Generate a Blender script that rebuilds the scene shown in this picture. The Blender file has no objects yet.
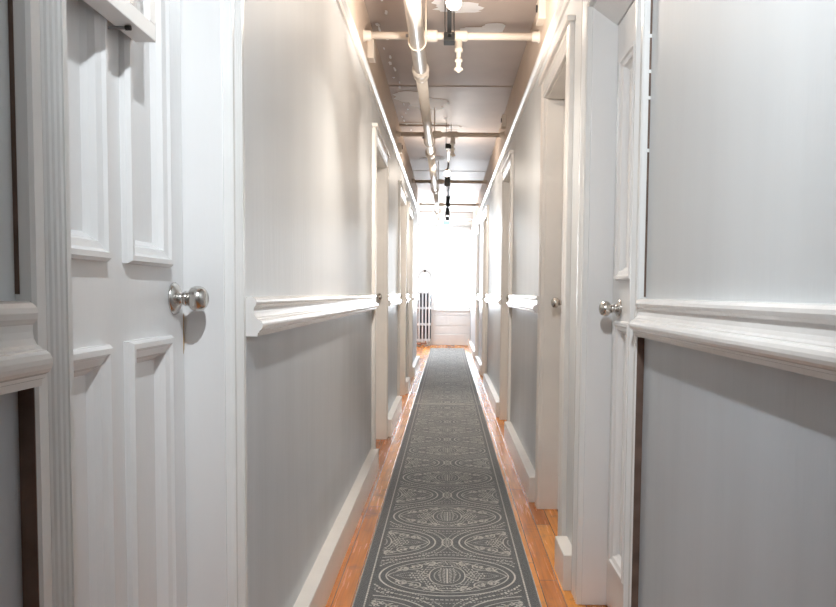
import bpy, bmesh, math, random
from mathutils import Vector, Matrix
random.seed(7)
S = bpy.context.scene
COL = S.collection
PI = math.pi
H_CAM = 1.05

# ------------------------------------------------------------------ materials
def mat(name, col, rough=0.5, metal=0.0, var=0.0, vscale=6.0, bump=0.0, bscale=60.0, stretch=(1, 1, 1), coat=0.0, col2=None):
    m = bpy.data.materials.new(name); m.use_nodes = True
    nt = m.node_tree; N = nt.nodes; L = nt.links
    b = N['Principled BSDF']
    b.inputs['Base Color'].default_value = (*col, 1)
    b.inputs['Roughness'].default_value = rough
    b.inputs['Metallic'].default_value = metal
    b.inputs['Coat Weight'].default_value = coat
    tc = N.new('ShaderNodeTexCoord'); mp = N.new('ShaderNodeMapping')
    mp.inputs['Scale'].default_value = stretch
    L.new(tc.outputs['Object'], mp.inputs['Vector'])
    if var > 0 or col2:
        nz = N.new('ShaderNodeTexNoise'); nz.inputs['Scale'].default_value = vscale; nz.inputs['Detail'].default_value = 5
        L.new(mp.outputs[0], nz.inputs['Vector'])
        rp = N.new('ShaderNodeValToRGB')
        c2 = col2 if col2 else tuple(c * (1 - var) for c in col)
        rp.color_ramp.elements[0].position = 0.35; rp.color_ramp.elements[0].color = (*c2, 1)
        rp.color_ramp.elements[1].position = 0.65; rp.color_ramp.elements[1].color = (*col, 1)
        L.new(nz.outputs['Fac'], rp.inputs['Fac']); L.new(rp.outputs[0], b.inputs['Base Color'])
    if bump > 0:
        n2 = N.new('ShaderNodeTexNoise'); n2.inputs['Scale'].default_value = bscale; n2.inputs['Detail'].default_value = 3
        L.new(mp.outputs[0], n2.inputs['Vector'])
        bp = N.new('ShaderNodeBump'); bp.inputs['Strength'].default_value = bump; bp.inputs['Distance'].default_value = 0.004
        L.new(n2.outputs['Fac'], bp.inputs['Height']); L.new(bp.outputs[0], b.inputs['Normal'])
    return m

def emit(name, col, st):
    m = bpy.data.materials.new(name); m.use_nodes = True
    nt = m.node_tree; nt.nodes.clear()
    e = nt.nodes.new('ShaderNodeEmission'); e.inputs[0].default_value = (*col, 1); e.inputs[1].default_value = st
    o = nt.nodes.new('ShaderNodeOutputMaterial'); nt.links.new(e.outputs[0], o.inputs[0])
    return m

def glass_mat():
    m = bpy.data.materials.new('window glass'); m.use_nodes = True
    nt = m.node_tree; nt.nodes.clear()
    t = nt.nodes.new('ShaderNodeBsdfTransparent'); g = nt.nodes.new('ShaderNodeBsdfGlossy'); g.inputs['Roughness'].default_value = 0.02
    f = nt.nodes.new('ShaderNodeFresnel'); f.inputs[0].default_value = 1.35
    x = nt.nodes.new('ShaderNodeMixShader'); o = nt.nodes.new('ShaderNodeOutputMaterial')
    nt.links.new(f.outputs[0], x.inputs[0]); nt.links.new(t.outputs[0], x.inputs[1]); nt.links.new(g.outputs[0], x.inputs[2])
    nt.links.new(x.outputs[0], o.inputs[0])
    return m

def floor_mat():
    m = bpy.data.materials.new('old varnished strip floor'); m.use_nodes = True
    nt = m.node_tree; N = nt.nodes; L = nt.links; b = N['Principled BSDF']
    def math_(op, a, bb=None, c=None):
        n = N.new('ShaderNodeMath'); n.operation = op
        for i, v in enumerate((a, bb, c)):
            if v is None: continue
            if isinstance(v, (int, float)): n.inputs[i].default_value = v
            else: L.new(v, n.inputs[i])
        return n.outputs[0]
    tc = N.new('ShaderNodeTexCoord'); sp = N.new('ShaderNodeSeparateXYZ'); L.new(tc.outputs['Object'], sp.inputs[0])
    W = 0.066
    u = math_('DIVIDE', math_('ADD', sp.outputs[0], 10.018), W)
    iu = math_('FLOOR', u); fu = math_('FRACT', u)
    wn = N.new('ShaderNodeTexWhiteNoise'); wn.noise_dimensions = '1D'; L.new(iu, wn.inputs['W'])
    v = math_('ADD', math_('DIVIDE', sp.outputs[1], 1.35), math_('MULTIPLY', wn.outputs['Value'], 5.0))
    iv = math_('FLOOR', v); fv = math_('FRACT', v)
    w2 = N.new('ShaderNodeTexWhiteNoise'); w2.noise_dimensions = '2D'
    cb = N.new('ShaderNodeCombineXYZ'); L.new(iu, cb.inputs[0]); L.new(iv, cb.inputs[1]); L.new(cb.outputs[0], w2.inputs['Vector'])
    rp = N.new('ShaderNodeValToRGB'); cr = rp.color_ramp
    cr.elements[0].color = (0.46, 0.135, 0.014, 1); cr.elements[1].color = (0.80, 0.33, 0.055, 1)
    e = cr.elements.new(0.5); e.color = (0.66, 0.225, 0.026, 1)
    L.new(w2.outputs['Value'], rp.inputs[0])
    # grain
    mp = N.new('ShaderNodeMapping'); mp.inputs['Scale'].default_value = (60, 2.5, 1); L.new(tc.outputs['Object'], mp.inputs[0])
    gn = N.new('ShaderNodeTexNoise'); gn.inputs['Scale'].default_value = 1.2; gn.inputs['Detail'].default_value = 6; L.new(mp.outputs[0], gn.inputs['Vector'])
    mx = N.new('ShaderNodeMix'); mx.data_type = 'RGBA'; mx.blend_type = 'MULTIPLY'
    gr = N.new('ShaderNodeValToRGB'); gr.color_ramp.elements[0].position = .3; gr.color_ramp.elements[0].color = (.60, .55, .52, 1); gr.color_ramp.elements[1].position = .58
    L.new(gn.outputs['Fac'], gr.inputs[0]); mx.inputs[0].default_value = 0.8
    L.new(rp.outputs[0], mx.inputs[6]); L.new(gr.outputs[0], mx.inputs[7])
    # worn dark dirt
    dn = N.new('ShaderNodeTexNoise'); dn.inputs['Scale'].default_value = 3.3; dn.inputs['Detail'].default_value = 8; dn.inputs['Roughness'].default_value = .7
    L.new(tc.outputs['Object'], dn.inputs['Vector'])
    dr = N.new('ShaderNodeValToRGB'); dr.color_ramp.elements[0].position = .55; dr.color_ramp.elements[0].color = (0, 0, 0, 1); dr.color_ramp.elements[1].position = .70
    L.new(dn.outputs['Fac'], dr.inputs[0])
    m2 = N.new('ShaderNodeMix'); m2.data_type = 'RGBA'; L.new(math_('MULTIPLY', dr.outputs[0], .75), m2.inputs[0])
    L.new(mx.outputs[2], m2.inputs[6]); m2.inputs[7].default_value = (0.13, 0.075, 0.045, 1)
    # gaps
    gap = math_('ADD', math_('LESS_THAN', fu, 0.045), math_('LESS_THAN', fv, 0.003))
    gap = math_('MINIMUM', gap, 1.0)
    m3 = N.new('ShaderNodeMix'); m3.data_type = 'RGBA'; L.new(math_('MULTIPLY', gap, .85), m3.inputs[0]); L.new(m2.outputs[2], m3.inputs[6]); m3.inputs[7].default_value = (.05, .022, .012, 1)
    L.new(m3.outputs[2], b.inputs['Base Color'])
    rr = math_('ADD', math_('MULTIPLY', gn.outputs['Fac'], .12), 0.20)
    L.new(rr, b.inputs['Roughness'])
    bp = N.new('ShaderNodeBump'); bp.inputs['Strength'].default_value = .25; bp.inputs['Distance'].default_value = .0015
    L.new(math_('SUBTRACT', math_('MULTIPLY', gn.outputs['Fac'], .25), gap), bp.inputs['Height']); L.new(bp.outputs[0], b.inputs['Normal'])
    b.inputs['Specular IOR Level'].default_value = .7; b.inputs['Coat Weight'].default_value = .0; b.inputs['Coat Roughness'].default_value = .18
    return m

M = {}
M['upper'] = mat('pale grey wall paint', (.69, .71, .72), .48, var=.04, vscale=2.2, bump=.25, bscale=14, stretch=(1, 3, .35))
M['lower'] = mat('mid grey wall paint', (.53, .565, .60), .36, var=.08, vscale=2.5, bump=.3, bscale=14, stretch=(1, 3, .35))
M['frieze'] = mat('tan frieze paint', (.66, .55, .46), .5, var=.08, vscale=3)
M['trim'] = mat('white trim gloss paint', (.82, .82, .81), .27, var=.04, vscale=9, bump=.12, bscale=40)
M['door'] = mat('white door gloss paint', (.80, .80, .80), .24, var=.03, vscale=7, bump=.10, bscale=45, stretch=(1, 1, .4))
M['cream'] = mat('cream trim paint', (.80, .77, .73), .33, var=.05, vscale=8, bump=.1)
M['worn'] = mat('worn white rail paint', (.82, .81, .80), .20, vscale=14, col2=(.79, .775, .755), bump=.15, bscale=50)
M['brown'] = mat('bare brown wood edge and shaded gap', (.16, .10, .075), .6, var=.4, vscale=20)
M['ceil'] = mat('aged ceiling paint', (.50, .41, .355), .55, var=.10, vscale=3.0, bump=.15, bscale=20)
M['peel'] = mat('bare plaster under peeling paint', (.92, .93, .96), .7, var=.05)
M['floor'] = floor_mat()
M['rug'] = mat('charcoal runner pile', (.042, .048, .050), .95, vscale=220, col2=(.072, .080, .083), bump=.6, bscale=500)
M['yarn'] = mat('ivory runner yarn', (.66, .65, .61), .95, var=.3, vscale=120)
M['edge'] = mat('ivory runner binding', (.46, .45, .42), .95, var=.3, vscale=90)
for k_ in ('rug', 'yarn'):
    pb = M[k_].node_tree.nodes['Principled BSDF']; pb.inputs['Sheen Weight'].default_value = .4; pb.inputs['Sheen Roughness'].default_value = .5
M['nickel'] = mat('satin nickel', (.62, .60, .57), .24, metal=1.0)
M['pipe'] = mat('cream painted steel pipe', (.78, .71, .63), .42, var=.06, vscale=9)
M['pipeb'] = mat('tan painted branch pipe', (.66, .57, .48), .38, var=.08, vscale=9)
M['black'] = mat('black track metal', (.012, .011, .010), .6)
M['bulb'] = emit('lit lamp face', (1.0, .86, .68), 60)
M['bulbd'] = emit('far lit lamp face', (1.0, .88, .72), 60)
M['frame'] = mat('white picture frame', (.84, .84, .83), .4, var=.03)
M['art'] = mat('mottled silver picture', (.75, .74, .72), .3, vscale=45, col2=(.33, .29, .28))
M['glass'] = glass_mat()
M['rad'] = mat('white radiator enamel', (.74, .75, .78), .4, var=.05)
M['shade'] = mat('dark grey shield board', (.10, .10, .11), .7)
M['bare'] = mat('bare honey wood', (.50, .33, .16), .6, var=.3, vscale=40)
M['rust'] = mat('rusty copper valve', (.45, .24, .16), .5, var=.4, vscale=40)
M['dark'] = mat('dark rubber', (.03, .03, .03), .6)
M['green'] = emit('green lit sign', (.25, .75, .55), 1.2)
M['boxw'] = mat('painted metal box', (.70, .63, .55), .45, var=.06)
M['orn'] = mat('grey hanging ornament', (.30, .30, .31), .5)

# ------------------------------------------------------------------ mesh helpers
class MB:
    def __init__(s): s.bm = bmesh.new(); s.mats = []
    def mi(s, m):
        if m not in s.mats: s.mats.append(m)
        return s.mats.index(m)
    def face(s, vs, m, smooth=False):
        try:
            f = s.bm.faces.new([v if isinstance(v, bmesh.types.BMVert) else s.bm.verts.new(v) for v in vs])
            f.material_index = s.mi(m); f.smooth = smooth; return f
        except ValueError: return None
    def box(s, a, b, m, bev=0.0):
        x0, x1 = sorted((a[0], b[0])); y0, y1 = sorted((a[1], b[1])); z0, z1 = sorted((a[2], b[2]))
        v = [s.bm.verts.new(p) for p in ((x0,y0,z0),(x1,y0,z0),(x1,y1,z0),(x0,y1,z0),(x0,y0,z1),(x1,y0,z1),(x1,y1,z1),(x0,y1,z1))]
        fs = []
        for q in ((3,2,1,0),(4,5,6,7),(0,1,5,4),(1,2,6,5),(2,3,7,6),(3,0,4,7)):
            f = s.face([v[i] for i in q], m); fs.append(f)
        if bev > 0:
            es = list({e for f in fs for e in f.edges})
            r = bmesh.ops.bevel(s.bm, geom=es, offset=bev, segments=2, affect='EDGES', profile=.6)
            for f in r['faces']: f.material_index = s.mi(m)
    def prism(s, prof, a, b, m, axis='y', smooth=False, mats=None):
        """closed 2-D profile (list of (p,q)) extruded from a to b along axis; axis y: (x,z); axis z: (x,y)"""
        def P(p, t):
            return (p[0], t, p[1]) if axis == 'y' else ((p[0], p[1], t) if axis == 'z' else (t, p[0], p[1]))
        A = [s.bm.verts.new(P(p, a)) for p in prof]; B = [s.bm.verts.new(P(p, b)) for p in prof]
        n = len(prof)
        for i in range(n):
            j = (i + 1) % n
            s.face([A[i], A[j], B[j], B[i]], mats[i] if mats else m, smooth)
        s.face(A[::-1], m); s.face(B, m)
    def lathe(s, prof, org, ax, m, n=24):
        """prof: list of (dist along ax, radius)"""
        ax = Vector(ax).normalized(); t = ax.orthogonal().normalized(); b = ax.cross(t); org = Vector(org)
        rings = []
        for d, r in prof:
            if r < 1e-6: rings.append([s.bm.verts.new(org + ax * d)])
            else: rings.append([s.bm.verts.new(org + ax * d + (t * math.cos(k * 2 * PI / n) + b * math.sin(k * 2 * PI / n)) * r) for k in range(n)])
        for R0, R1 in zip(rings, rings[1:]):
            if len(R0) == 1 and len(R1) == 1: continue
            for k in range(n):
                j = (k + 1) % n
                if len(R0) == 1: s.face([R0[0], R1[k], R1[j]], m, True)
                elif len(R1) == 1: s.face([R0[k], R0[j], R1[0]][::-1], m, True)
                else: s.face([R0[k], R1[k], R1[j], R0[j]], m, True)
        for R in (rings[0], rings[-1]):
            if len(R) > 1: s.face(R, m)
    def tube(s, pts, r, m, n=10):
        pts = [Vector(p) for p in pts]; rings = []
        prev = None
        for i, p in enumerate(pts):
            d = (pts[min(i + 1, len(pts) - 1)] - pts[max(i - 1, 0)]).normalized()
            t = d.orthogonal().normalized() if prev is None else (prev - d * prev.dot(d)).normalized()
            prev = t; b = d.cross(t)
            rings.append([s.bm.verts.new(p + (t * math.cos(k * 2 * PI / n) + b * math.sin(k * 2 * PI / n)) * r) for k in range(n)])
        for A, B in zip(rings, rings[1:]):
            for k in range(n): s.face([A[k], A[(k + 1) % n], B[(k + 1) % n], B[k]], m, True)
        s.face(rings[0][::-1], m); s.face(rings[-1], m)
    def build(s, name, parent=None, loc=None, fix=True, auto=False):
        if fix: bmesh.ops.recalc_face_normals(s.bm, faces=s.bm.faces)
        me = bpy.data.meshes.new(name)
        if loc is not None: bmesh.ops.translate(s.bm, verts=s.bm.verts, vec=-Vector(loc))
        s.bm.to_mesh(me); s.bm.free()
        for m in s.mats: me.materials.append(M[m])
        o = bpy.data.objects.new(name, me); COL.objects.link(o)
        if parent is not None:
            o.parent = parent; o.location = Vector(loc or (0, 0, 0)) - parent.location
            if loc is None: o.location = -parent.location
        elif loc is not None: o.location = loc
        return o

def tag(o, label=None, cat=None, group=None, kind=None):
    if label: o['label'] = label
    if cat: o['category'] = cat
    if group: o['group'] = group
    if kind: o['kind'] = kind
    return o
def empty(name, loc, label=None, cat=None, group=None, kind=None):
    o = bpy.data.objects.new(name, None); COL.objects.link(o); o.location = loc; o.empty_display_size = .1
    return tag(o, label, cat, group, kind)

# ------------------------------------------------------------------ dimensions
Y0, Y1 = -2.4, 15.95          # hallway from behind the viewer to the end window
CE = 2.56                     # ceiling
WL, WR = -.445, .465          # wall faces
CL, CR = -.425, .445          # casing faces
DL, DR = -.523, .545          # door leaf faces
TH = .20                      # wall build-up
MID = .995                    # paint change behind the chair rail
FRZ = 2.205                   # picture rail height
LEND = 11.55                  # left wall stops here, a landing opens
LD = [(.905, 1.57, 1.97), (4.74, 5.60, 1.92), (7.15, 8.05, 1.93), (8.75, 9.62, 1.93)]
RD = [(1.945, 2.615, 1.975), (3.09, 3.80, 1.97), (5.80, 6.53, 1.96), (9.20, 9.98, 1.95), (11.75, 12.45, 1.95)]
JT = .012                     # jamb board thickness

# ------------------------------------------------------------------ shell
def wall(name, s, W, doors, y0, y1, label, plain=-1):
    b = MB(); inn = W; mid = W + s * .135; out = W + s * TH
    def seg(ya, yb, za, zb, low='lower'):
        for lo, hi, m in ((0, MID, low), (MID, FRZ, 'upper'), (FRZ, CE, 'frieze')):
            a, c = max(lo, za), min(hi, zb)
            if c > a + 1e-6: b.box((inn, ya, a), (mid, yb, c), m)
    y = y0
    for k, (a, c, h) in enumerate(doors):
        seg(y, a - JT, 0, CE, 'upper' if k == plain else 'lower'); seg(a - JT, c + JT, h + JT, CE); y = c + JT
    seg(y, y1, 0, CE)
    b.box((mid, y0, 0), (out, y1, CE), 'upper')
    return tag(b.build(name), label, 'wall', kind='structure')
wall('wall_left', -1, WL, LD, Y0, LEND, 'left hallway wall, pale grey above and mid grey below the chair rail')
wall('wall_right', 1, WR, RD, Y0, Y1, 'right hallway wall, pale grey above and mid grey below the chair rail', 1)

b = MB(); b.box((-1.9, Y0, -.05), (WR + TH, Y1, 0), 'floor')
tag(b.build('floor'), 'worn glossy orange strip wood floor running along the hallway', 'floor', kind='structure')

# ceiling with its board seams and flakes of missing paint
b = MB(); b.box((-1.9, Y0, CE), (WR + TH, Y1 + .2, CE + .05), 'ceil')
for ys in (1.9, 5.88, 9.9, 13.6): b.box((WL, ys, CE - .004), (WR, ys + .022, CE), 'ceil')
b.box((WL, 7.2, CE - .018), (-.0, 7.26, CE), 'ceil')
FZ = [0]
def flake(cx, cy, lx, ly, n=26, seed=1, jag=.45):
    FZ[0] += 1; fz = CE - .0012 - .0002 * FZ[0]
    r = random.Random(seed); pts = []
    for k in range(n):
        a = 2 * PI * k / n
        q = 1 - jag * r.random()
        sx = math.copysign(abs(math.cos(a)) ** .7, math.cos(a)); sy = math.copysign(abs(math.sin(a)) ** .7, math.sin(a))
        pts.append((cx + sx * lx * q, cy + sy * ly * (1 - .5 * jag * r.random()), fz))
    c = b.bm.verts.new((cx, cy, fz)); V = [b.bm.verts.new(p) for p in pts]
    for k in range(n): b.face([c, V[(k + 1) % n], V[k]], 'peel')
flake(.04, 4.28, .16, .09, seed=3); flake(-.02, 4.22, .09, .07, seed=13)
flake(.16, 4.64, .12, .06, seed=4, jag=.25); flake(.25, 4.60, .07, .09, seed=5, jag=.2)
flake(-.31, 6.2, .13, .19, seed=6, jag=.3); flake(-.17, 6.42, .17, .22, seed=7, jag=.55); flake(-.09, 6.35, .10, .10, seed=8)
flake(-.03, 6.95, .018, .03, seed=9); flake(-.22, 7.17, .24, .03, seed=10, jag=.2); flake(.04, 7.30, .10, .08, seed=11)
flake(-.16, 8.95, .14, .13, seed=12); flake(-.27, 9.0, .07, .05, seed=15)
for k in range(26):
    yy = 3.7 + k * .16 + random.uniform(-.05, .05)
    flake(WL + .055 + random.uniform(-.02, .05), yy, random.uniform(.006, .016), random.uniform(.015, .07), n=9, seed=40 + k, jag=.6)
tag(b.build('ceiling', fix=False), 'tan ceiling with flaking white patches of missing paint', 'ceiling', kind='structure')

b = MB(); b.box((-1.9, Y0 - .1, 0), (WR + TH, Y0, CE), 'upper')
tag(b.build('wall_back'), 'pale wall closing the hallway behind the viewer', 'wall', kind='structure')

# end wall with window opening
WX0, WX1, WZ0, WZ1 = -.262, .448, .72, 2.30
b = MB()
ye, yf = Y1, Y1 + .2
b.box((-1.9, ye, 0), (WX0, yf, CE), 'trim'); b.box((WX1, ye, 0), (WR + TH, yf, CE), 'trim')
b.box((WX0, ye, 0), (WX1, yf, WZ0), 'trim'); b.box((WX0, ye, WZ1), (WX1, yf, CE), 'trim')
tag(b.build('wall_end'), 'white end wall around the tall bright window', 'wall', kind='structure')
# landing at the left of the hallway's end
b = MB()
b.box((-1.9, LEND - .12, 0), (WL - TH, LEND, CE), 'upper')
b.box((-2.0, LEND - .12, 0), (-1.9, Y1 + .2, CE), 'upper')
tag(b.build('wall_landing'), 'pale walls of the landing opening left before the end window', 'wall', kind='structure')

# ------------------------------------------------------------------ trim
RAIL = [(0, .087), (.015, .087), (.020, .085), (.0245, .0805), (.026, .075), (.025, .069), (.0215, .0645), (.020, .063), (.0195, .056), (.0205, .049), (.0235, .0425),
        (.0285, .0395), (.0290, .0375), (.0330, .0365), (.0370, .0335), (.0393, .0285), (.0397, .0235), (.0385, .0185), (.0355, .0145), (.0315, .012), (.0315, .0085), (.0285, .0075), (.0275, 0), (0, 0)]
def rail(s, W, z, ya, yb, label):
    b = MB(); b.prism([(W - s * p, z + q) for p, q in RAIL], ya, yb, 'worn')
    tag(b.build('trim_1'), label, 'chair rail', 'white chair rail lengths', 'structure')
ZR = .951
for ya, yb, t in ((Y0, .810, 'nearest length of chair rail on the left wall, cut off by the photo edge'),
                  (1.735, 4.635, 'long white chair rail on the left wall between first and second door'),
                  (5.71, 7.03, 'short white chair rail on the left wall past the second doorway'),
                  (8.17, 8.62, 'stub of white chair rail between the two far left doorways'),
                  (9.75, LEND - .01, 'farthest white chair rail on the left wall before the radiator')):
    rail(-1, WL, ZR, ya, yb, t)
for ya, yb, t in ((Y0, 1.845, 'nearest length of chair rail on the right wall beside the knobbed white door'),
                  (3.93, 5.67, 'white chair rail on the right wall past the cream doorway'),
                  (6.66, 9.06, 'white chair rail on the right wall between the two far doorways'),
                  (10.11, 11.62, 'small far chair rail on the right wall second from the window'),
                  (12.58, Y1, 'farthest white chair rail on the right wall next to the window')):
    rail(1, WR, ZR + .003, ya, yb, t)

BASE = [(0, 0), (.046, 0), (.046, .122), (.044, .126), (0, .127)]
def base(s, W, ya, yb, name, label, d=1.0):
    b = MB(); b.prism([(W - s * p * d, q) for p, q in BASE], ya, yb, 'cream')
    tag(b.build(name), label, 'baseboard', 'thick white baseboards', 'structure')
for ya, yb, t in ((Y0, .80, 'baseboard under the nearest left wall'), (1.70, 4.63, 'long thick white baseboard at the foot of the left wall'),
                  (5.71, 7.03, 'white baseboard past the second left doorway'), (8.17, 8.62, 'stub of white baseboard between far left doorways'),
                  (9.75, LEND, 'farthest white baseboard on the left')):
    base(-1, WL, ya, yb, 'baseboard_left', t)
for ya, yb, t in ((Y0, 1.83, 'baseboard under the nearest right wall'), (2.745, 2.97, 'short thick white baseboard block between the two nearest right doors'),
                  (3.93, 5.67, 'white baseboard on the right past the cream doorway'), (6.66, 9.06, 'white baseboard on the right between far doorways'),
                  (10.11, 11.62, 'small far white baseboard second from the window on the right'), (12.58, Y1, 'farthest white baseboard on the right')):
    base(1, WR, ya, yb, 'baseboard_right', t)

PIC = [(0, 0), (.010, 0), (.013, .010), (.013, .018), (.027, .024), (.030, .034), (.022, .040), (.014, .044), (.012, .05), (0, .052)]
for s, W, ya, yb, nm in ((-1, WL, Y0, LEND, 'left'), (1, WR, Y0, Y1, 'right')):
    b = MB(); b.prism([(W - s * p, FRZ - .02 + q) for p, q in PIC], ya, yb, 'cream')
    tag(b.build('trim_2'), 'glossy cream picture rail running high along the %s wall' % nm, 'picture rail', None, 'structure')

# ------------------------------------------------------------------ doors
def flute(w):
    """casing face profile: across 0..w (from the outer edge to the opening), height above the wall 0..1"""
    p = [(0, 0), (0, .82), (.004, 1), (.022, 1)]
    n = 4; a, c = .022, w - .014; st = (c - a) / n
    for k in range(n):
        y = a + k * st
        p += [(y + st * .06, .72), (y + st * .28, .95), (y + st * .5, 1.03), (y + st * .72, .95), (y + st * .94, .72)]
    p += [(c, 1), (w - .004, 1), (w, .8), (w, 0)]
    return p
MOULD = [(0, 0), (0, .009), (.005, .016), (.013, .016), (.018, .011), (.029, .007), (.034, -.002), (.042, -.010)]
def door(name, s, W, C, D, y0, y1, h, label, knob_y, knob_z, paint='door', cas='trim', soffit=0.0, leafmat='door', nw=.088, fw=.10, gap_brown=False):
    root = empty(name, (D, (y0 + y1) / 2, 0), label, 'door', None, 'structure')
    th = abs(C - W)
    rv = .005
    def cp(y_out, sign, w): return [(W - s * th * q, y_out + sign * p) for p, q in flute(w)]
    b = MB()
    b.prism(cp(y0 - nw, 1, nw - rv), 0, h + nw, cas, 'z')
    b.prism(cp(y1 + fw, -1, fw - rv), 0, h + nw, cas, 'z')
    # head casing between the two uprights, with a small cap
    b.prism([(W - s * th * q, h + nw - p) for p, q in flute(nw - rv)], y0 - rv + .0005, y1 + rv - .0005, cas, 'y')
    b.box((W, y0 - nw - .012, h + nw), (C - s * .012, y1 + fw + .012, h + nw + .022), cas, .003)
    if gap_brown:   # unpainted side edge of the near upright, shadow in its brown
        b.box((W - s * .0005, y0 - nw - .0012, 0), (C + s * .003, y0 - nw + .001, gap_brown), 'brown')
        b.box((W, y0 - nw - .0012, 1.045), (W - s * .0045, y0 - nw + .001, h), 'brown')  # dark strip standing in for the shadowed gap along the wall
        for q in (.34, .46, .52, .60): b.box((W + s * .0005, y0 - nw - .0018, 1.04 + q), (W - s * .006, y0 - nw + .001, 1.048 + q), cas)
    b.build('casing', root)
    b = MB(); back = W + s * .133; lip = W - s * .002
    b.box((lip, y0 - JT, 0), (back, y0, h), paint, .002); b.box((lip, y1, 0), (back, y1 + JT, h), paint, .002)
    if soffit:
        b.prism([(lip, h + JT), (back, h + JT), (back, h - soffit), (D - s * .004, h - soffit), (lip, h)], y0, y1, paint, 'y')
    else: b.box((lip, y0 - JT, h), (back, y1 + JT, h + JT), paint)
    b.build('jamb', root)
    # door leaf: stiles, rails and recessed panels
    b = MB(); g = .0025; ya, yb = y0 + g, y1 - g; za, zb = .008, h - soffit - .003
    X = D; Xb = D + s * .042; rc = .010
    st, md = .095, .072; pw = (yb - ya - 2 * st - md) / 2
    ys = [(ya + st, ya + st + pw), (ya + st + pw + md, yb - st)]
    zt = zb - .135
    zs = [(.182, .967), (1.093, zt)]
    for (a, c) in ((ya, ya + st), (ya + st + pw, ya + st + pw + md), (yb - st, yb)): b.box((X, a, za), (Xb, c, zb), leafmat)
    for (p, q) in ys:
        for (a, c) in ((za, zs[0][0]), (zs[0][1], zs[1][0]), (zs[1][1], zb)): b.box((X, p, a), (Xb, q, c), leafmat)
        for (a, c) in zs: b.box((X + s * rc, p, a), (Xb - s * .005, q, c), leafmat)
    leaf = b.build('leaf', root)
    for (p, q) in ys:
        for (a, c) in zs:
            b = MB(); rings = []
            for t, hh in MOULD:
                x = X - s * hh
                rings.append([b.bm.verts.new(v) for v in ((x, p + t, a + t), (x, q - t, a + t), (x, q - t, c - t), (x, p + t, c - t))])
            for A, B in zip(rings, rings[1:]):
                for k in range(4): b.face([A[k], A[(k + 1) % 4], B[(k + 1) % 4], B[k]], leafmat)
            o = b.build('panel_moulding', leaf); o.location = (0, 0, 0)
            if s > 0: o.data.flip_normals()
    if name == 'door_1':   # bare wood showing on the leaf's edge under the knob
        b = MB(); b.prism([(knob_y + .0505, .925), (knob_y + .0550, .935), (knob_y + .0550, 1.005), (knob_y + .0510, 1.0)], X - s * .0008, X + s * .003, 'bare', 'x'); o = b.build('worn_edge', leaf); o.location = (0, 0, 0)
    if knob_y:
        n = (-s, 0, 0); o_ = (X, knob_y, knob_z)
        b = MB(); b.lathe([(0, .031), (.003, .031), (.007, .027), (.012, .017), (.014, .0125), (.020, .0115), (.022, .0145), (.026, .0145), (.028, .0125)], o_, n, 'nickel', 32)
        k = b.build('knob_rosette', root)
        b = MB(); b.lathe([(.027, .011), (.030, .016), (.035, .0215), (.042, .0243), (.049, .0245), (.056, .022), (.061, .017), (.0635, .012), (.0625, .010), (.0625, 0)], o_, n, 'nickel', 32)
        b.build('knob', root)
    return root
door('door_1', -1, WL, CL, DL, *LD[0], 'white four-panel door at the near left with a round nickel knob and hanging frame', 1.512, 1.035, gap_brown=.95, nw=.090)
door('door_2', -1, WL, CL, DL, *LD[1], 'cream framed recessed doorway second along the left wall', 5.54, 1.02, 'cream', 'cream', leafmat='cream')
door('door_3', -1, WL, CL, DL, *LD[2], 'third recessed doorway along the left wall, far down the hall', 8.0, 1.02, 'cream', 'cream', leafmat='cream')
door('door_4', -1, WL, CL, DL, *LD[3], 'fourth and farthest doorway on the left, shortly before the radiator', 9.57, 1.02, 'cream', 'cream', leafmat='cream')
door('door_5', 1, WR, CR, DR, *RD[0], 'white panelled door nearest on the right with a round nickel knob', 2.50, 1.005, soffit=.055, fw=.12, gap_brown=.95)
door('door_6', 1, WR, CR, DR, *RD[1], 'cream recessed doorway second along the right wall, small knob showing', 3.66, 1.010, 'cream', 'cream', leafmat='cream', nw=.09)
door('door_7', 1, WR, CR, DR, *RD[2], 'third recessed doorway along the right wall', 6.47, 1.02, 'cream', 'cream', leafmat='cream')
door('door_8', 1, WR, CR, DR, *RD[3], 'fourth recessed doorway along the right wall, far down the hall', 9.92, 1.02, 'cream', 'cream', leafmat='cream')
door('door_9', 1, WR, CR, DR, *RD[4], 'last doorway on the right wall, closest to the window', 12.4, 1.02, 'cream', 'cream', leafmat='cream')

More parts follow.
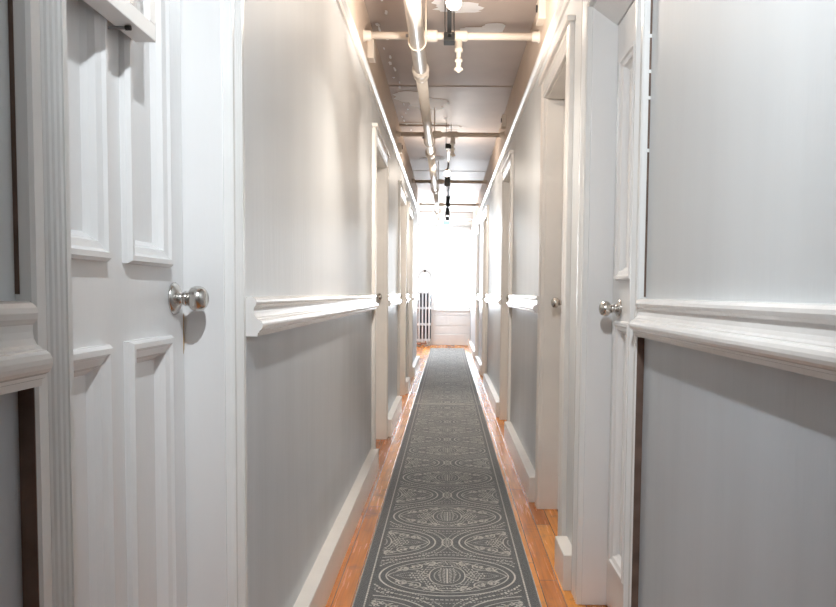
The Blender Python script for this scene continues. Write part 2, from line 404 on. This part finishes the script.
# ------------------------------------------------------------------ window at the end
w = empty('window_1', ((WX0 + WX1) / 2, Y1, WZ0), 'tall overexposed white sash window at the far end of the hallway', 'window', None, 'structure')
b = MB()
for a, c in (((WX0 - .075, Y1 - .025, WZ0), (WX0 + .01, Y1 + .06, WZ1 + .06)), ((WX1 - .012, Y1 - .018, WZ0), (WX1 + .013, Y1 + .06, WZ1 + .06)), ((WX0 + .01, Y1 - .025, WZ1 - .01), (WX1 - .012, Y1 + .06, WZ1 + .06))):
    b.box(a, c, 'trim', .003)
b.build('window_frame', w)
b = MB(); b.box((WX0 - .09, Y1 - .06, WZ0 - .03), (WX1 + .013, Y1 + .06, WZ0), 'trim', .004)
b.box((WX0 - .07, Y1 - .022, WZ0 - .115), (WX1 + .01, Y1 - .001, WZ0 - .03), 'trim', .004)
b.build('window_sill', w)
zm = 1.50
for (za, zb, yy) in ((WZ0 + .002, zm + .02, Y1 + .075), (zm - .02, WZ1, Y1 + .118)):
    b = MB(); f = .035
    b.box((WX0, yy, za), (WX0 + f, yy + .035, zb), 'trim'); b.box((WX1 - f, yy, za), (WX1, yy + .035, zb), 'trim')
    b.box((WX0 + f, yy, za), (WX1 - f, yy + .035, za + f), 'trim'); b.box((WX0 + f, yy, zb - f), (WX1 - f, yy + .035, zb), 'trim')
    sa = b.build('sash', w)
    b = MB(); b.box((WX0 + f, yy + .015, za + f), (WX1 - f, yy + .019, zb - f), 'glass'); g = b.build('pane', sa); g.location = (0, 0, 0)
b = MB(); b.tube([(WX0 + .0, Y1 + .06, zm), (WX0 + .0, Y1 + .01, zm + .02), (WX0, Y1 - .03, zm + .05)], .009, 'orn', 8)
b.build('sash_latch', w)
# panelling under the window
b = MB()
b.box((WX0 - .07, Y1 - .016, .40), (WX1 + .013, Y1 - .0005, .60), 'trim', .004)
b.box((WX0 - .07, Y1 - .012, .235), (WX1 + .013, Y1 - .0005, .385), 'trim', .004)
b.box((WX0 - .07, Y1 - .03, 0), (WX1 + .013, Y1 - .0005, .215), 'trim', .005)
tag(b.build('baseboard_end'), 'white boarding and baseboard below the end window', 'baseboard', None, 'structure')
# beams crossing the ceiling at the far end
for k, (yb_, zb_) in enumerate(((14.95, 2.44), (15.72, 2.40))):
    b = MB(); b.box((-1.9, yb_, zb_), (WR, yb_ + .10, CE), 'trim', .004)
    tag(b.build('trim_%d' % (3 + k)), ('white ceiling beam a step before the end window', 'white ceiling beam right above the end window')[k], 'beam', None, 'structure')

# ornament in the upper sash
o = empty('window_ornament', (.085, Y1 + .05, 1.78), 'small round grey ornament hanging in the upper half of the end window', 'ornament')
b = MB(); n = 20
b.tube([(.085 + .05 * math.cos(2 * PI * k / n), Y1 + .05, 1.79 + .05 * math.sin(2 * PI * k / n)) for k in range(n + 1)], .014, 'orn', 8); b.build('ring', o)
b = MB(); b.tube([(.085, Y1 + .05, 1.74), (.08, Y1 + .05, 1.69), (.095, Y1 + .05, 1.62)], .008, 'orn', 6); b.build('tail', o)
b = MB(); b.tube([(.085, Y1 + .05, 1.84), (.085, Y1 + .055, 1.90)], .003, 'orn', 6); b.build('hanging_cord', o)

# ------------------------------------------------------------------ radiator and what is by it
rx0, rx1, ry = -.585, -.325, 15.55
r = empty('radiator', ((rx0 + rx1) / 2, ry, 0), 'tall white cast iron column radiator standing left of the end window', 'radiator')
nsec = 4; sw = (rx1 - rx0) / nsec
for i in range(nsec):
    cx = rx0 + sw * (i + .5); b = MB()
    for yy in (ry - .06, ry, ry + .06):
        b.lathe([(0, .006), (.01, .012), (.03, .0145), (.50, .0145), (.96, .0145), (.99, .012), (1.0, .006)], (cx, yy, .09), (0, 0, 1), 'rad', 10)
    for zz in (.12, .43, .75, 1.06):
        b.box((cx - sw * .5 + .0005, ry - .068, zz - .022), (cx + sw * .5 - .0005, ry + .068, zz + .022), 'rad', .008)
    if i in (0, nsec - 1): b.lathe([(0, .022), (.05, .016), (.10, .014)], (cx, ry, 0), (0, 0, 1), 'rad', 10)
    b.build('radiator_section', r)
b = MB(); b.box((rx0 - .005, ry + .085, .10), (rx1 + .005, ry + .095, 1.07), 'shade', .002); b.build('shade_board', r)  # dark board added so the slots between sections look shadowed
b = MB(); b.lathe([(0, .02), (.03, .02), (.03, .03), (.09, .03), (.09, .018), (.20, .018)], (-.60, ry - .12, .06), (1, 0, 0), 'rust', 12)
b.lathe([(0, .016), (.10, .016)], (-.60, ry - .12, 0), (0, 0, 1), 'dark', 10); b.tube([(-.42, ry - .12, .06), (-.42, ry - .06, .1)], .016, 'rust', 8)
tag(b.build('valve', r), 'rusty copper coloured valve')
h = empty('coat_hook', (-.455, Y1, 1.49), 'small dark hook with a thin wire loop on the white wall above the radiator', 'hook')
b = MB(); b.lathe([(0, .022), (.012, .022), (.02, .01), (.04, .01), (.05, .026), (.07, .026), (.08, 0)], (-.455, Y1, 1.49), (0, -1, 0), 'dark', 14); b.build('hook', h)
b = MB(); b.tube([(-.455 + .13 * math.sin(a), Y1 - .045, 1.49 - .13 * (1 - math.cos(a)) * 1.1) for a in [k * PI * .5 / 8 - 0 for k in range(-8, 9)]], .005, 'orn', 6); b.build('wire_loop', h)

# ------------------------------------------------------------------ runners (pattern woven into the pile)
RX, RH = .008, .313
def runner(y0, y1, first, label):
    b = MB(); zt = .007; z = zt + .0006
    b.box((RX - RH, y0, .0005), (RX + RH, y1, zt), 'rug', .002)
    def quad(p, q, w, m='yarn', lim=.266):
        d = Vector((q[0] - p[0], q[1] - p[1])); L = d.length
        if L < 1e-6: return
        n = Vector((-d.y, d.x)) / L * w / 2
        pts = [(p[0] + n.x, p[1] + n.y), (p[0] - n.x, p[1] - n.y), (q[0] - n.x, q[1] - n.y), (q[0] + n.x, q[1] + n.y)]
        if any(abs(t[0] - RX) > lim or t[1] < y0 + .004 or t[1] > y1 - .004 for t in pts): return
        b.face([b.bm.verts.new((t[0], t[1], z)) for t in pts], m)
    def clipx(p, q, lim): return abs(p[0] - RX) < lim and abs(q[0] - RX) < lim
    def path(pts, w, dash=0, gapf=.4, lim=.262):
        """stroke; dash>0 breaks it into stitches of that length"""
        if not dash:
            for p, q in zip(pts, pts[1:]):
                if clipx(p, q, lim): quad(p, q, w)
            return
        acc = 0
        for p, q in zip(pts, pts[1:]):
            P, Q = Vector(p), Vector(q); L = (Q - P).length; t = 0
            if L < 1e-6: continue
            while t < L:
                ph = (acc + t) % dash
                if ph < dash * (1 - gapf) - 1e-9:
                    stp = min(dash * (1 - gapf) - ph, L - t)
                    a = P + (Q - P) * (t / L); c = P + (Q - P) * ((t + stp) / L)
                    if clipx(a, c, lim): quad(a, c, w)
                else: stp = min(dash - ph, L - t)
                t += max(stp, 1e-4)
            acc += L
    def ell(cx, cy, rx, ry, a0=0, a1=2 * PI, n=40, pw=1.0):
        out = []
        for k in range(n + 1):
            a = a0 + (a1 - a0) * k / n; c, s_ = math.cos(a), math.sin(a)
            out.append((cx + rx * math.copysign(abs(c) ** pw, c), cy + ry * math.copysign(abs(s_) ** pw, s_)))
        return out
    def lens(cx, cy, rx, ry, n=16):
        up = [(cx + rx * (2 * k / n - 1), cy + ry * math.sin(PI * k / n) ** .9) for k in range(n + 1)]
        return up + [(x, 2 * cy - y) for x, y in up[::-1]]
    def spiral(cx, cy, r, a0, turns, hand, n=16):
        return [(cx + r * (1 - .8 * k / n) * math.cos(a0 + hand * turns * 2 * PI * k / n), cy + r * (1 - .8 * k / n) * math.sin(a0 + hand * turns * 2 * PI * k / n) * 1.25) for k in range(n + 1)]
    def medallion(cx, cy):
        path(ell(cx, cy, .250, .196, n=72), .0068)                       # bold outer ring
        path(ell(cx, cy, .226, .168, n=72, pw=1.1), .0048)              # fine inner ring
        path(ell(cx, cy, .282, .232, n=72), .0075, .017, .35)           # beaded rings outside it
        path(ell(cx, cy, .305, .262, n=72), .005, .012, .45)
        for sx in (-1, 1):
            path(lens(cx + sx * .142, cy, .078, .062), .0045)           # long leaf to each tip
            path(lens(cx + sx * .135, cy, .052, .028), .0035, .008, .3)
            path([(cx + sx * .07, cy), (cx + sx * .2, cy)], .0035, .009, .4)
            for sy in (-1, 1):
                path(spiral(cx + sx * .118, cy + sy * .092, .026, PI / 2 * sy, 1.4, sx * sy), .0055)
                path(spiral(cx + sx * .165, cy + sy * .072, .020, -PI / 2 * sy, 1.3, -sx * sy), .005)
                path(spiral(cx + sx * .060, cy + sy * .122, .018, PI * (sx < 0), 1.3, sx * sy), .005)
                for j in range(6):                                      # little leaflets along a spray
                    a = (.25 + .2 * j); px, py = cx + sx * (.045 + .026 * j), cy + sy * (.142 - .017 * j)
                    quad((px, py), (px + sx * .013, py + sy * (.010 + .004 * (j % 2))), .007)
                    quad((px, py), (px + sx * .015, py - sy * .010), .006)
        path(ell(cx, cy, .066, .098, n=40, pw=.9), .005)                 # rosette
        path(ell(cx, cy, .048, .074, n=36), .005, .012, .4)
        path([(cx, cy - .072), (cx, cy + .072)], .0055)
        for j in range(-4, 5):
            yy = cy + j * .0155
            for sx in (-1, 1):
                quad((cx + sx * .007, yy), (cx + sx * (.019 - .001 * abs(j)), yy + .012), .0045); quad((cx + sx * .023, yy + .008), (cx + sx * (.036 - .003 * abs(j)), yy + .018), .0045)
        # lacy stitches filling the four-lobed field around the rosette
        gx, gy = .0125, .021
        for iy in range(-8, 9):
            for ix in range(-12, 13):
                px = (ix + .5 * (iy % 2)) * gx; py = iy * gy
                e = (px / .070) ** 2 + (py / .102) ** 2
                if e < 1.08 or abs(px) / .150 + abs(py) / .172 > 1: continue
                an = math.atan2(py, px) + (PI / 2 if (ix + iy) % 3 else .5)
                dx, dy = .0052 * math.cos(an), .008 * math.sin(an)
                quad((cx + px - dx, cy + py - dy), (cx + px + dx, cy + py + dy), .0052)
        for sx in (-1, 1):
            for sy in (-1, 1):                                          # broad curling leaves
                path([(cx + sx * (.012 + .062 * t ** 1.4), cy + sy * (.150 - .05 * t * t)) for t in [k / 8 for k in range(9)]], .007)
                path([(cx + sx * (.085 + .09 * t), cy + sy * (.128 - .022 * math.sin(t * 3) - .045 * t)) for t in [k / 8 for k in range(9)]], .0065, .013, .25)
    P = .7775; c0 = first - math.ceil((first - y0) / P) * P
    yc = c0
    while yc < y1 + P:
        medallion(RX, yc)
        for sx in (-1, 1): medallion(RX + sx * .300, yc + P / 2)
        path(ell(RX, yc + P / 2, .0215, .052, n=28), .006)
        path(ell(RX, yc + P / 2, .012, .034, n=20), .0035, .008, .5)
        yc += P
    for sx in (-1, 1):
        x = RX + sx * .277; t = y0 + .01
        while t < y1 - .03: quad((x, t), (x, t + .0155), .0055, lim=.3); t += .0185
        b.box((RX + sx * (RH - .0005), y0, .0007), (RX + sx * (RH + .0035), y1, zt + .0008), 'edge')
    b.box((RX - RH, y1 - .012, .0007), (RX + RH, y1 + .030, zt + .0012), 'edge')
    tag(b.build('runner_rug', fix=False), label, 'rug', 'patterned hallway runners')
runner(1.5, 7.385, 2.861, 'near charcoal runner with ivory medallions lying on the wood floor')
runner(7.42, 14.9, 7.9, 'far grey runner lying end to end beyond the near one, towards the window')

# ------------------------------------------------------------------ ceiling pipes
p = empty('pipe', (-.16, 8, 2.285), 'thick cream painted pipe running lengthwise under the hallway ceiling', 'pipe')
PX, PZ = -.160, 2.285
joints = [4.50, 7.07, 9.55, 12.1]; ends = [Y0 + .01] + joints + [15.7]
for k, (a, c) in enumerate(zip(ends, ends[1:])):
    rr = .037 if k == 0 else (.033 if k < 3 else .029)
    b = MB(); b.lathe([(0, rr), (c - a, rr)], (PX, a, PZ), (0, 1, 0), 'pipe', 24); b.build('pipe_length', p)
for k, y in enumerate(joints):
    b = MB(); R = .045 if k == 0 else .043
    b.lathe([(-.075, R - .010), (-.07, R - .004), (-.05, R - .004), (-.045, R + .003), (-.02, R + .003), (-.012, R - .005), (.04, R - .007), (.045, R), (.07, R), (.075, R - .012)], (PX, y, PZ), (0, 1, 0), 'pipe' if k == 0 else 'pipeb', 24)
    b.build('pipe_coupling', p)
for y in (1.6, 3.98, 6.55, 9.2, 12.0, 14.4):
    b = MB(); n = 12
    pts = [(PX + .042, y, CE)] + [(PX + .042 * math.cos(-PI * k / n), y, PZ + .042 * math.sin(-PI * k / n)) for k in range(n + 1)] + [(PX - .042, y, CE)]
    b.tube(pts, .0042, 'pipeb', 8)
    b.lathe([(0, .008), (.016, .008)], (PX + .045, y, PZ + .03), (1, 0, 0), 'pipe', 6); b.lathe([(0, .008), (.012, .008)], (PX - .045, y, PZ + .03), (-1, 0, 0), 'orn', 6)
    b.build('pipe_hanger', p)

names = ['first cream branch pipe crossing under the ceiling with a sprinkler, nearest the viewer', 'second brownish branch pipe crossing under the ceiling with a sprinkler',
         'third branch pipe crossing the hallway ceiling beside the lit far lamp', 'fourth thin branch pipe crossing far down the ceiling']
for k, (y, z, sx) in enumerate(((4.17, 2.375, .047), (6.73, 2.378, .032), (9.70, 2.40, None), (12.2, 2.40, None))):
    r_ = empty('sprinkler_pipe', (.01, y, z), names[k], 'pipe', 'sprinkler branch pipes crossing the ceiling')
    mm = 'pipe' if k == 0 else 'pipeb'
    b = MB(); b.lathe([(0, .019), (WR - WL, .019)], (WL, y, z), (1, 0, 0), mm, 16); b.build('crossing_pipe', r_)
    for xx, ss in ((WL, 1), (WR, -1)):
        b = MB(); b.lathe([(0, .032), (.006, .032), (.01, .025), (.035, .025), (.04, .02)], (xx, y, z), (ss, 0, 0), mm, 18); b.build('wall_flange', r_)
    b = MB(); b.lathe([(-.035, .026), (-.028, .030), (.028, .030), (.035, .026)], (PX + .062, y, z), (1, 0, 0), mm, 16); b.build('coupling', r_)
    if sx is not None:
        b = MB(); b.lathe([(-.045, .022), (-.04, .027), (.04, .027), (.045, .022)], (sx, y, z), (1, 0, 0), mm, 16)
        b.lathe([(0, .018), (.05, .018), (.052, .022), (.07, .022), (.072, .013), (.105, .012)], (sx, y, z - .01), (0, 0, -1), 'pipe', 16); hd = b.build('drop_fitting', r_)
        b = MB(); b.lathe([(.105, .011), (.107, .019), (.118, .021), (.124, .014), (.15, .012), (.152, .021), (.162, .024), (.168, .015), (.175, .006), (.178, 0)], (sx, y, z - .01), (0, 0, -1), 'pipe', 16)
        b.build('sprinkler_head', r_)
# junction boxes on the frieze
def jbox(x, s, y, z, sz, label, hole=True):
    e = empty('junction_box', (x, y, z), label, 'electrical box', 'painted boxes above the picture rail')
    b = MB(); b.box((x + s * .002, y - sz, z - sz), (x - s * .035, y + sz, z + sz), 'boxw', .004); b.build('box', e)
    if hole:
        b = MB(); b.lathe([(0, .018), (.006, .018), (.006, .012), (.002, 0)], (x - s * .0351, y, z + .01), (-s, 0, 0), 'dark', 14); b.build('knockout', e)
jbox(WR, 1, 3.98, 2.44, .055, 'cream electrical box with a dark hole on the right wall before the nearest crossing pipe')
jbox(WR, 1, 6.55, 2.45, .05, 'tan electrical box high on the right wall at the second crossing pipe')
jbox(WL, -1, 4.42, 2.37, .05, 'cream wooden block high on the left wall just past the nearest crossing pipe', False)
jbox(WL, -1, 7.0, 2.31, .04, 'small dark box high on the left wall just past the second crossing pipe')

# ------------------------------------------------------------------ track lights
def spot(name, loc, tgt, power, col, size=1.9, blend=.6, rad=.035):
    l = bpy.data.lights.new(name, 'SPOT'); l.energy = power; l.color = col; l.spot_size = size; l.spot_blend = blend; l.shadow_soft_size = rad
    o = bpy.data.objects.new(name, l); COL.objects.link(o); o.location = loc
    o.rotation_euler = (Vector(tgt) - Vector(loc)).to_track_quat('-Z', 'Y').to_euler(); return o
def point(name, loc, power, col, rad=.035):
    l = bpy.data.lights.new(name, 'POINT'); l.energy = power; l.color = col; l.shadow_soft_size = rad
    o = bpy.data.objects.new(name, l); COL.objects.link(o); o.location = loc; return o
NEUT = (.90, .96, 1.0); WARM = (1.0, .91, .81)
TX = -.002
def track(y0, y1, heads, label):
    root = empty('track_light', (TX, (y0 + y1) / 2, 2.33), label, 'ceiling light', 'black ceiling track lights')
    b = MB(); b.box((TX - .010, y0, 2.322), (TX + .010, y1, 2.342), 'black', .003); b.build('track_rail', root)
    for y in (y0, y1):
        b = MB(); b.box((TX - .028, y - .04, 2.305), (TX + .028, y + .04, 2.348), 'black', .004); b.build('end_cap', root)
    k = 0; y = y0 + .12
    while y < y1:
        b = MB(); b.tube([(TX + .022, y, CE), (TX + .022, y, 2.36), (TX + .024, y, 2.315), (TX - .02, y, 2.315), (TX - .022, y, 2.36), (TX - .022, y, CE)], .0028, 'black', 6)
        b.build('hanging_wire', root); y += (y1 - y0 - .24) / 1.0001
    for (y, x, d, lit, sc) in heads:
        d = Vector(d).normalized(); c = Vector((TX + x, y, 2.235))
        b = MB(); b.tube([(TX, y, 2.322), (TX, y, 2.29), tuple(c + Vector((0, 0, .03)))], .007, 'black', 8); st = b.build('head_stem', root)
        b = MB(); r_ = .032 * sc
        b.lathe([(-.07 * sc, 0), (-.07 * sc, r_ * .55), (-.05 * sc, r_ * .75), (.0, r_ * .85), (.045 * sc, r_), (.05 * sc, r_), (.05 * sc, r_ * .9), (.03 * sc, r_ * .7)], c, d, 'black' if not lit else 'boxw', 20)
        hd = b.build('lamp_head', root)
        b = MB(); b.lathe([(.028 * sc, 0), (.029 * sc, r_ * .5), (.040 * sc, r_ * .45), (.048 * sc, r_ * .25), (.050 * sc, 0)], c, d, 'bulb', 16)
        bl = b.build('bulb', hd); bl.location = (0, 0, 0)
    return root
track(-1.6, .75, [(-.9, .0, (0, .3, -1), False, 1.0)], 'black track light above and behind the viewer, out of frame')
track(1.15, 4.06, [(3.30, .012, (.1, -.9, -.35), True, 1.0)], 'nearest black ceiling track with a glowing lamp at the top of the photo')
track(7.0, 10.7, [(7.85, -.01, (0, -.9, -.4), True, 1.0), (8.45, -.01, (0, .6, -.8), False, 1.0), (10.3, -.005, (0, .5, -.8), False, .9)], 'second black ceiling track with a starry lit lamp, far down the hall')
t3 = track(11.6, 13.2, [(11.75, -.01, (0, -.2, -1), False, 1.1), (12.4, -.01, (0, .2, -1), False, 1.0)], 'farthest short ceiling track of dark lamps before the exit sign')

spot('lamp_and_fill_light', (-.01, .48, 2.03), (.28, 2.15, .97), 33, NEUT, size=1.80, blend=.85, rad=.016)
spot('lamp_and_fill_light', (0.012, 3.20, 2.18), (.0, 2.6, .6), 24, WARM, 1.8, 1.0, .025)
spot('lamp_and_fill_light', (0.012, 3.30, 1.98), (0.012, 3.95, 3), 21, WARM, 2.25, .6, .05)  # added upward fill for ceiling and frieze, not a track head
spot('lamp_and_fill_light', (0.012, 3.40, 2.15), (0.012, 5.8, .85), 42, WARM, 1.35, .9, .03)  # fill aimed down the hall onto the reveals, added without a head
point('lamp_and_fill_light', (0.012, 3.20, 2.19), 3, WARM, .05)
spot('lamp_and_fill_light', (-.012, 7.74, 2.18), (-.01, 7.0, .5), 36, WARM, 2.0, 1.0, .03)
spot('lamp_and_fill_light', (-.012, 7.74, 2.22), (-.012, 7.6, 3), 2, WARM, 2.9, .5, .05)  # weak upward fill added at the far lamp for the ceiling
spot('lamp_and_fill_light', (-.012, 7.9, 2.15), (-.012, 10.4, .85), 34, WARM, 1.3, .9, .03)  # forward fill added at the far lamp for the reveals beyond
point('lamp_and_fill_light', (.1, -1.3, 2.0), 2.2, NEUT, .1)  # unseen fill added behind the viewer to lift the near walls
point('lamp_and_fill_light', (-.012, 7.74, 2.19), 3, WARM, .05)
point('landing_fill_light', (-.75, 13.7, 2.2), 36, (.80, .91, 1.0), .1)  # unseen fill added on the landing to brighten the window end
point('lamp_and_fill_light', (-.0, 12.4, 2.0), 4, NEUT, .05)

# exit sign
e = empty('exit_sign', (-.03, 14.4, 2.32), 'tiny pale green lit sign hanging near the end of the ceiling', 'sign')
b = MB(); b.box((-.085, 14.38, 2.285), (.025, 14.40, 2.345), 'green', .004); b.build('sign_face', e)
b = MB(); b.box((-.09, 14.4005, 2.28), (.03, 14.43, 2.35), 'trim', .004); b.tube([(-.03, 14.415, 2.35), (-.03, 14.415, CE)], .008, 'trim', 8); b.build('sign_housing', e)

# ------------------------------------------------------------------ framed picture hanging on the near left door
fr = empty('picture_frame', (-.504, 1.16, 1.45), 'white framed mottled picture hanging on the near left door, only its bottom corner showing', 'picture')
fx0, fx1, fy0, fy1, fz0, fz1 = -.506, -.472, 1.02, 1.298, 1.448, 1.80
b = MB(); t = .026
b.box((fx0, fy0, fz0), (fx1, fy1, fz0 + t), 'frame', .0015); b.box((fx0, fy0, fz1 - t), (fx1, fy1, fz1), 'frame', .0015)
b.box((fx0, fy0, fz0 + t), (fx1, fy0 + t, fz1 - t), 'frame', .0015); b.box((fx0, fy1 - t, fz0 + t), (fx1, fy1, fz1 - t), 'frame', .0015)
b.build('frame', fr)
b = MB(); b.box((fx0 + .008, fy0 + t - .002, fz0 + t - .002), (fx1 - .010, fy1 - t + .002, fz1 - t + .002), 'art'); b.build('picture', fr)
b = MB(); b.tube([(DL + .002, 1.215, 1.444), (-.486, 1.215, 1.444)], .0025, 'orn', 8)
b.lathe([(0, .004), (.008, .004)], (-.488, 1.215, 1.444), (1, 0, 0), 'dark', 8); b.build('standoff_pin', fr)

# ------------------------------------------------------------------ daylight and view
wd = bpy.data.worlds.new('daylight'); S.world = wd; wd.use_nodes = True
bg = wd.node_tree.nodes['Background']; bg.inputs[0].default_value = (.86, .93, 1.0, 1); bg.inputs[1].default_value = 22.0
for loc, rot, sx, sy in (((.093, Y1 + .22, 1.51), (PI / 2, 0, PI), .75, 1.62),):
    l = bpy.data.lights.new('window_portal', 'AREA'); l.shape = 'RECTANGLE'; l.size = sx; l.size_y = sy; l.cycles.is_portal = True
    o = bpy.data.objects.new('window_portal', l); COL.objects.link(o); o.location = loc
    o.rotation_euler = ((Vector((.0, 12.0, 1.2)) - Vector(loc)).to_track_quat('-Z', 'Y').to_euler()) if False else ((Vector((0, -1, 0)) if sx > .6 else Vector((1, 0, 0))).to_track_quat('-Z', 'Y').to_euler())

# ------------------------------------------------------------------ camera
F = 790.0; pt = math.radians(3.5); ro = math.radians(.5); VPX, VPY = 447.5, 293.0
fwd = Vector((0, math.cos(pt), -math.sin(pt))); up = Vector((0, math.sin(pt), math.cos(pt))); rt = Vector((1, 0, 0))
R = rt * math.cos(ro) + up * math.sin(ro); U = up * math.cos(ro) - rt * math.sin(ro)
d = Vector((0, 1, 0))
CX = VPX - F * d.dot(R) / d.dot(fwd); CY = VPY + F * d.dot(U) / d.dot(fwd)
cam = bpy.data.cameras.new('camera'); co = bpy.data.objects.new('camera', cam); COL.objects.link(co)
cam.sensor_fit = 'HORIZONTAL'; cam.sensor_width = 36; cam.lens = F / 836 * 36
cam.shift_x = (418 - CX) / 836; cam.shift_y = (CY - 303.5) / 836; cam.clip_start = .02
mw = Matrix((R, U, -fwd)).transposed().to_4x4(); mw.translation = (0, 0, H_CAM); co.matrix_world = mw
S.camera = co

S.view_settings.view_transform = 'Standard'; S.view_settings.look = 'None'; S.view_settings.gamma = 1; S.view_settings.use_curve_mapping = False
S.view_settings.exposure = 1.3
S.cycles.max_bounces = 12; S.cycles.diffuse_bounces = 7; S.cycles.use_denoising = True
S.cycles.caustics_reflective = False; S.cycles.caustics_refractive = False; S.cycles.sample_clamp_indirect = 4
